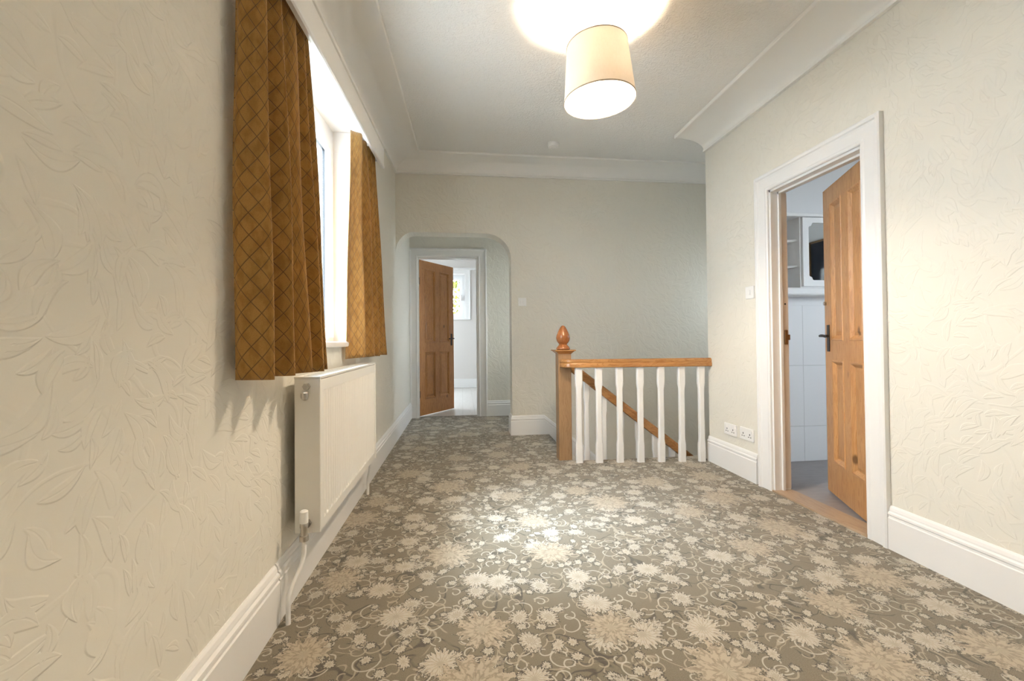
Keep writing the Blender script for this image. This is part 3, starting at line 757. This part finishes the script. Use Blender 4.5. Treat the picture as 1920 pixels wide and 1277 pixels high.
# level handrail, swept round in front of the newel
def rail_sec(w, h):
    return [(-w, -h * .45), (-w * .8, -h * .5), (w * .8, -h * .5), (w, -h * .45), (w, -h * .05), (w * .86, h * .05), (w * .95, h * .2), (w * .8, h * .42), (w * .45, h * .5), (-w * .45, h * .5), (-w * .8, h * .42), (-w * .95, h * .2), (-w * .86, h * .05), (-w, -h * .05)]
def rail(bm, pts, w, h, vert_ends=False):
    rows = []
    for i, p in enumerate(pts):
        p = Vector(p); t = (Vector(pts[min(i + 1, len(pts) - 1)]) - Vector(pts[max(0, i - 1)])).normalized()
        sd = t.cross(Vector((0, 0, 1))).normalized(); u_ = sd.cross(t).normalized()
        if vert_ends: u_ = Vector((0, 0, 1)) / max(.5, u_.z)
        rows.append([bm.verts.new(p + sd * a + u_ * b) for a, b in rail_sec(w, h)])
    for a, b in zip(rows, rows[1:]):
        n = len(a)
        for k in range(n): bm.faces.new((a[k], a[(k + 1) % n], b[(k + 1) % n], b[k]))
    bm.faces.new(rows[0][::-1]); bm.faces.new(rows[-1])
def yl(x): return 3.415 + (x - .94) * (3.305 - 3.415) / (2.0 - .94)
bm = B(); rail(bm, [(.838, 3.502, .806), (.838, 3.475, .806), (.846, 3.452, .806), (.862, 3.434, .806), (.885, 3.424, .806), (.93, yl(.93), .806), (1.4, yl(1.4), .8065), (XR + .0, yl(XR), .808)], .037, .068)
obj('handrail', bm, RAILW, ban, smooth=40)
def baluster(x, y, z0, z1, w=.029, t=.017, ends=.105, slope=0):
    """flat sawn baluster: full width blocks at both ends, slimmer waist with stopped chamfers"""
    bm = B(); H = z1 - z0; prof = [(z0, w), (z0 + ends + .04, w), (z0 + ends + .075, w * .80), (z1 - ends - .075, w * .78), (z1 - ends - .035, w * 1.04), (z1 - .012, w * 1.04), (z1, w * .9)]
    rows = []
    for k, (z, ww) in enumerate(prof):
        c_ = .007; sl = lambda dx: -slope * dx if k >= len(prof) - 2 else 0
        rows.append([bm.verts.new((x + dx, y + dy, z + sl(dx))) for dx, dy in ((-ww + c_, -t), (ww - c_, -t), (ww, -t + c_), (ww, t - c_), (ww - c_, t), (-ww + c_, t), (-ww, t - c_), (-ww, -t + c_))])
    for a, b in zip(rows, rows[1:]):
        for k in range(8): bm.faces.new((a[k], a[(k + 1) % 8], b[(k + 1) % 8], b[k]))
    bm.faces.new(rows[0][::-1]); bm.faces.new(rows[-1]); return bm
for x in (.938, 1.100, 1.269, 1.437, 1.605, 1.773, 1.933):
    obj('baluster', baluster(x, yl(x), 0, .773), WHITE, ban)
# raking handrail and balusters of the stair flight
RYY = 3.565
def zrk(x): return .697 - .772 * (x - 1.009)
bm = B(); rail(bm, [(NX1 - .004, RYY, zrk(NX1 - .004)), (1.3, RYY, zrk(1.3)), (3.1, RYY, zrk(3.1))], .033, .070)
obj('stair_handrail', bm, RAILW, ban, smooth=40)
for k in range(12):
    x = 1.046 + .152 * k; zt = zrk(x) - .036
    obj('stair_baluster', baluster(x, RYY + .002, zt - .70, zt, .026, .016, .09, .772), WHITE, ban)
bm = B()
vs = [bm.verts.new((x, y, zrk(x) + dz)) for x in (.905, 3.15) for y in (RYY - .018, RYY + .018) for dz in (-1.02, -.735)]
for q in ((0, 1, 3, 2), (4, 6, 7, 5), (0, 4, 5, 1), (2, 3, 7, 6), (0, 2, 6, 4), (1, 5, 7, 3)): bm.faces.new([vs[k] for k in q])
obj('stair_string', bm, WHITE, ban)
# staircase
bm = B(); pr = [(.905, -.20)]; x = .905; z = -.20
for k in range(11):
    x += .235; pr += [(x, z)]; z -= .186; pr += [(x, z)]
pr += [(x, z - .2), (.905, -.45)]
f = bm.faces.new([bm.verts.new((a, RYY + .02, b)) for a, b in pr]); e = bmesh.ops.extrude_face_region(bm, geom=[f])
for v in e['geom']:
    if isinstance(v, bmesh.types.BMVert): v.co.y = YB - .021
bmesh.ops.triangulate(bm, faces=[f for f in bm.faces if len(f.verts) > 4])
st = obj('staircase', bm, CARPET, kind='structure')

# ------------------------------------------------------------ pendant lamp
SRING = simple('taupe_shade_trim', (.42, .34, .24), .7)
def pendant(LX, LY, label, watts):
    LZc = zc(LX, LY)
    pen = empty('pendant_lamp', (LX, LY, LZc), label, 'pendant lamp')
    bm = B(); lathe(bm, [(.042, 0), (.043, -.010), (.040, -.022), (.022, -.028), (.012, -.036), (.006, -.042)], 32, Matrix.Translation((LX, LY, LZc + .002))); obj('ceiling_rose', bm, PLAST, pen, smooth=40)
    bm = B(); rod(bm, (LX, LY, 2.42), (LX, LY, LZc - .03), .0028, 8); obj('cord', bm, PLAST, pen, smooth=60)
    TL = Matrix.Translation((LX, LY, 2.44)) @ Matrix.Rotation(math.radians(-2.5), 4, 'Y') @ Matrix.Translation((-LX, -LY, -2.44))
    SB, ST_, RB_, RT = 2.196, 2.468, .176, .150
    bm = B(); T0 = TL @ Matrix.Translation((LX, LY, 0)); th = .0015
    lathe(bm, [(RB_, SB), (RT, ST_)], 64, T0, cap=False)
    sh = obj('lampshade', bm, SHADE, pen, smooth=40)
    def ring(r, z, t):
        bm = B(); n = 64; rows = []
        for i in range(n):
            a = 2 * pi * i / n; rows.append([bm.verts.new(T0 @ Vector(((r + t * math.cos(k * pi / 4)) * math.cos(a), (r + t * math.cos(k * pi / 4)) * math.sin(a), z + t * 1.6 * math.sin(k * pi / 4)))) for k in range(8)])
        for i in range(n):
            for k in range(8): bm.faces.new((rows[i][k], rows[i][(k + 1) % 8], rows[(i + 1) % n][(k + 1) % 8], rows[(i + 1) % n][k]))
        return bm
    obj('bottom_rim', ring(RB_, SB, .0026), SRING, sh, smooth=60); obj('top_rim', ring(RT, ST_, .0022), SRING, sh, smooth=60)
    bm = B()
    for k in range(3):
        a = 2 * pi * k / 3 + .5; rod(bm, T0 @ Vector((0, 0, ST_ - .03)), T0 @ Vector((RT * math.cos(a), RT * math.sin(a), ST_)), .002, 8)
    obj('shade_carrier', bm, PLAST, sh)
    bm = B(); lathe(bm, [(.008, 2.445), (.019, 2.435), (.020, 2.40), (.016, 2.375)], 24, Matrix.Translation((LX, LY, 0))); obj('lamp_holder', bm, PLAST, pen, smooth=40)
    bm = B(); lathe(bm, [(.012, 2.375), (.014, 2.362), (.019, 2.345), (.024, 2.325), (.024, 2.312), (.020, 2.295), (.012, 2.284), (.002, 2.281)], 24, Matrix.Translation((LX, LY, 0))); obj('bulb', bm, BULB, pen, smooth=60)
    ld = bpy.data.lights.new('lamp_light', 'POINT'); ld.energy = watts; ld.color = LAMP_COL; ld.shadow_soft_size = .034
    lo = bpy.data.objects.new('lamp_light', ld); C.objects.link(lo); lo.location = (LX, LY, 2.318)
pendant(.682, 2.07, 'lit peach drum lampshade hanging on a white cord from the ceiling', LAMP_W)
pendant(.682, -.75, 'added peach drum pendant near the rear wall, unseen, lighting the landing', LAMP_W * .6)  # unseen second pendant, added as extra light for the near walls

# ------------------------------------------------------------ smoke alarm, switches, sockets
SX, SY = .835, 3.80
sa = empty('smoke_alarm', (SX, SY, zc(SX, SY)), 'round white smoke alarm on the ceiling near the back wall', 'smoke alarm')
bm = B(); lathe(bm, [(.052, .004), (.054, -.010), (.050, -.014)], 36, Matrix.Translation((SX, SY, zc(SX, SY)))); obj('mounting_plate', bm, PLAST, sa, smooth=40)
bm = B(); lathe(bm, [(.048, -.012), (.053, -.016), (.053, -.030), (.044, -.042), (.018, -.045), (.016, -.043), (.001, -.043)], 36, Matrix.Translation((SX, SY, zc(SX, SY)))); obj('sensor_housing', bm, PLAST, sa, smooth=40)
def plate_x(name, y, z, w, h, label, cat, kind):
    """fitting on the right wall"""
    e_ = empty(name, (XR, y, z), label, cat)
    bm = B(); box(bm, XR - .010, XR, y - w / 2, y + w / 2, z - h / 2, z + h / 2, .003); obj('faceplate', bm, PLAST, e_)
    if kind == 'socket':
        for sy in (-1, 1):
            cy = y + sy * w * .24
            bm = B()
            for dy, dz, a, b in ((0, .008, .0035, .006), (-.011, -.010, .0055, .0025), (.011, -.010, .0055, .0025)):
                box(bm, XR - .0108, XR - .009, cy + dy - a, cy + dy + a, z + dz - b - .006, z + dz + b - .006)
            obj('pin_holes', bm, BLACK, e_)
            bm = B(); box(bm, XR - .0145, XR - .009, cy - .006 + sy * .022, cy + .006 + sy * .022, z + .012, z + .032, .0015); obj('rocker', bm, PLAST, e_)
    elif kind == 'phone':
        for sy in (-1, 1):
            bm = B(); box(bm, XR - .0108, XR - .009, y + sy * .032 - .008, y + sy * .032 + .008, z - .008, z + .006); obj('jack', bm, BLACK, e_)
    else:
        bm = B(); box(bm, XR - .0145, XR - .009, y - .010, y + .010, z - .016, z + .016, .002); obj('rocker', bm, PLAST, e_)
    return e_
plate_x('wall_socket', 3.035, .312, .146, .086, 'white double socket above the right skirting, nearer the stair rail', 'socket', 'socket')
plate_x('wall_socket', 2.846, .317, .146, .086, 'white double socket above the right skirting, touching the door architrave', 'socket', 'socket')
plate_x('light_switch', 2.79, 1.318, .086, .086, 'small white light switch on the right wall beside the door frame', 'light switch', 'switch')
e_ = empty('light_switch', (.634, YB, 1.404), 'white double light switch on the back wall right of the arch', 'light switch')
bm = B(); box(bm, .591, .677, YB - .010, YB, 1.361, 1.447, .003); obj('faceplate', bm, PLAST, e_)
for dx in (-.014, .014):
    bm = B(); box(bm, .634 + dx - .009, .634 + dx + .009, YB - .0145, YB - .009, 1.388, 1.420, .002); obj('rocker', bm, PLAST, e_)

# ------------------------------------------------------------ wall cabinet in the side room
YW = YC - .1145
cab = empty('wall_cabinet', (2.95, YW, 1.39), 'white wall cabinet with corner shelves and a mirrored door seen through the right doorway', 'cabinet')
CX0 = 2.612; CYF = YW - .16
bm = B(); box(bm, CX0, CX0 + .012, CYF, YW, 1.385, 1.937); box(bm, CX0, 3.4, YW - .01, YW, 1.385, 1.937); box(bm, 3.388, 3.4, CYF, YW, 1.385, 1.937); box(bm, CX0 + .012, 3.388, CYF, YW - .01, 1.385, 1.397); obj('cabinet_body', bm, WHITE, cab)
bm = B(); box(bm, 2.30, 3.43, CYF - .022, YW, 1.937, 1.966, .006); obj('cornice_board', bm, WHITE, cab)
bm = B(); box(bm, 2.30, 3.43, CYF - .03, YW, 1.328, 1.385, .012); obj('base_ledge', bm, WHITE, cab)
for z in (1.552, 1.757):
    bm = B(); n = 14
    ring_ = [(CX0, YW - .001), (2.32, YW - .001)] + [(2.32 + (CX0 - 2.32) * math.sin(a * pi / 2 / n), YW - .04 - .10 * (1 - math.cos(a * pi / 2 / n))) for a in range(n + 1)]
    f = bm.faces.new([bm.verts.new((x, y, z)) for x, y in ring_]); e = bmesh.ops.extrude_face_region(bm, geom=[f])
    for v in e['geom']:
        if isinstance(v, bmesh.types.BMVert): v.co.z += .016
    obj('corner_shelf', bm, WHITE, cab)
# door: frame with scalloped opening round a mirror
def scallop_loop(x0, x1, z0, z1, r):
    P = []
    for cx, cz, sx, sz in ((x0, z0, 1, 1), (x1, z0, -1, 1), (x1, z1, -1, -1), (x0, z1, 1, -1)):
        pts_ = []
        for k in range(7):
            a = k / 6 * pi / 2; pts_.append((cx + sx * (r * math.cos(a)), cz + sz * (r * math.sin(a))))
        pts_ = [(cx + sx * r * 1.45, cz)] + [(cx + sx * (r * .9 * math.cos(k / 6 * pi / 2) + r * .2), cz + sz * (r * .9 * math.sin(k / 6 * pi / 2) + r * .2)) for k in range(7)] + [(cx, cz + sz * r * 1.45)]
        if (sx, sz) in ((1, 1), (-1, -1)): pts_ = pts_[::-1]
        P += pts_
    return P
DX0, DX1, DZ0, DZ1 = CX0 + .010, 3.00, 1.396, 1.932
inner = scallop_loop(DX0 + .050, DX1 - .050, DZ0 + .048, DZ1 - .042, .026)
bm = B(); n = len(inner)
def outer_pt(p):
    cx, cz = (DX0 + DX1) / 2, (DZ0 + DZ1) / 2; dx, dz = p[0] - cx, p[1] - cz
    k = min((DX1 - cx) / abs(dx) if dx else 9, (DZ1 - cz) / abs(dz) if dz else 9); return (cx + dx * k, cz + dz * k)
for ytop, ybot in ((CYF - .020, CYF - .001),):
    A = [bm.verts.new((x, ytop, z)) for x, z in inner]; O = [bm.verts.new((*(lambda q: (q[0], ytop, q[1]))(outer_pt(p)),)) for p in inner]
    A2 = [bm.verts.new((x, ybot, z)) for x, z in inner]; O2 = [bm.verts.new((*(lambda q: (q[0], ybot, q[1]))(outer_pt(p)),)) for p in inner]
    cs = {}
    for k in range(n):
        j = (k + 1) % n
        pk, pj = O[k].co, O[j].co
        if abs(pk.x - pj.x) > 1e-5 and abs(pk.z - pj.z) > 1e-5:
            cx = pk.x if abs(pk.x - DX0) < 1e-4 or abs(pk.x - DX1) < 1e-4 else pj.x; cz_ = pk.z if abs(pk.z - DZ0) < 1e-4 or abs(pk.z - DZ1) < 1e-4 else pj.z
            c1, c2 = bm.verts.new((cx, ytop, cz_)), bm.verts.new((cx, ybot, cz_))
            bm.faces.new((A[k], A[j], O[j], c1, O[k])); bm.faces.new((A2[k], A2[j], O2[j], c2, O2[k]))
            bm.faces.new((O[k], c1, c2, O2[k])); bm.faces.new((c1, O[j], O2[j], c2))
        else:
            bm.faces.new((A[k], A[j], O[j], O[k])); bm.faces.new((A2[k], A2[j], O2[j], O2[k])); bm.faces.new((O[k], O[j], O2[j], O2[k]))
        bm.faces.new((A[k], A[j], A2[j], A2[k]))
cd = obj('cabinet_door', bm, WHITE, cab)
bm = B(); box(bm, DX0 + .02, DX1 - .02, CYF - .008, CYF - .004, DZ0 + .02, DZ1 - .02); obj('mirror', bm, MIRROR, cd)
bm = B(); box(bm, DX1 + .006, 3.388, CYF - .020, CYF - .001, DZ0, DZ1, .002); obj('cabinet_door', bm, WHITE, cab)

# dark panel added on the right wall to darken the cabinet mirror's reflection
scr = empty('added_dark_panel', (4.46, 1.4, .1), 'dark glass panel with brass bars, added to show in the cabinet mirror', 'added panel')
bm = B(); box(bm, 4.455, 4.47, .62, 2.35, .12, 2.20); obj('glass_panel', bm, simple('smoked_glass', (.015, .02, .03), .08, .5), scr)
for y in (.62, 1.05, 1.5, 1.95, 2.35):
    bm = B(); box(bm, 4.445, 4.475, y - .012, y + .012, .10, 2.22, .003); obj('frame_bar', bm, BRASS, scr)
for z in (.11, 2.21):
    bm = B(); box(bm, 4.445, 4.475, .61, 2.36, z - .012, z + .012, .003); obj('frame_rail', bm, BRASS, scr)

# ------------------------------------------------------------ tree outside the far room window
tr = empty('garden_tree', (-.6, 16.0, -3.2), 'sunlit yellow-green tree seen through the far room window', 'tree')
bm = B(); tube(bm, [(-.6, 16, -3.2), (-.55, 16.05, -1), (-.65, 15.95, 1.2), (-.5, 16, 3)], .13, 10); obj('trunk', bm, BARK, tr, smooth=60)
bm = B()
for k in range(5200):
    a, b, r_ = R.uniform(0, 2 * pi), math.acos(R.uniform(-1, 1)), R.uniform(.55, 1) ** .6
    p = Vector((-.5 + 2.3 * r_ * math.sin(b) * math.cos(a), 16 + 1.7 * r_ * math.sin(b) * math.sin(a), 2.9 + 2.2 * r_ * math.cos(b)))
    u_ = Vector((R.uniform(-1, 1), R.uniform(-1, 1), R.uniform(-1, 1))).normalized(); v_ = u_.orthogonal().normalized(); sz = R.uniform(.06, .13)
    q = [bm.verts.new(p + u_ * sz), bm.verts.new(p + v_ * sz * .5), bm.verts.new(p - u_ * sz), bm.verts.new(p - v_ * sz * .5)]; bm.faces.new(q)
obj('foliage', bm, GREEN, tr, rec=False)
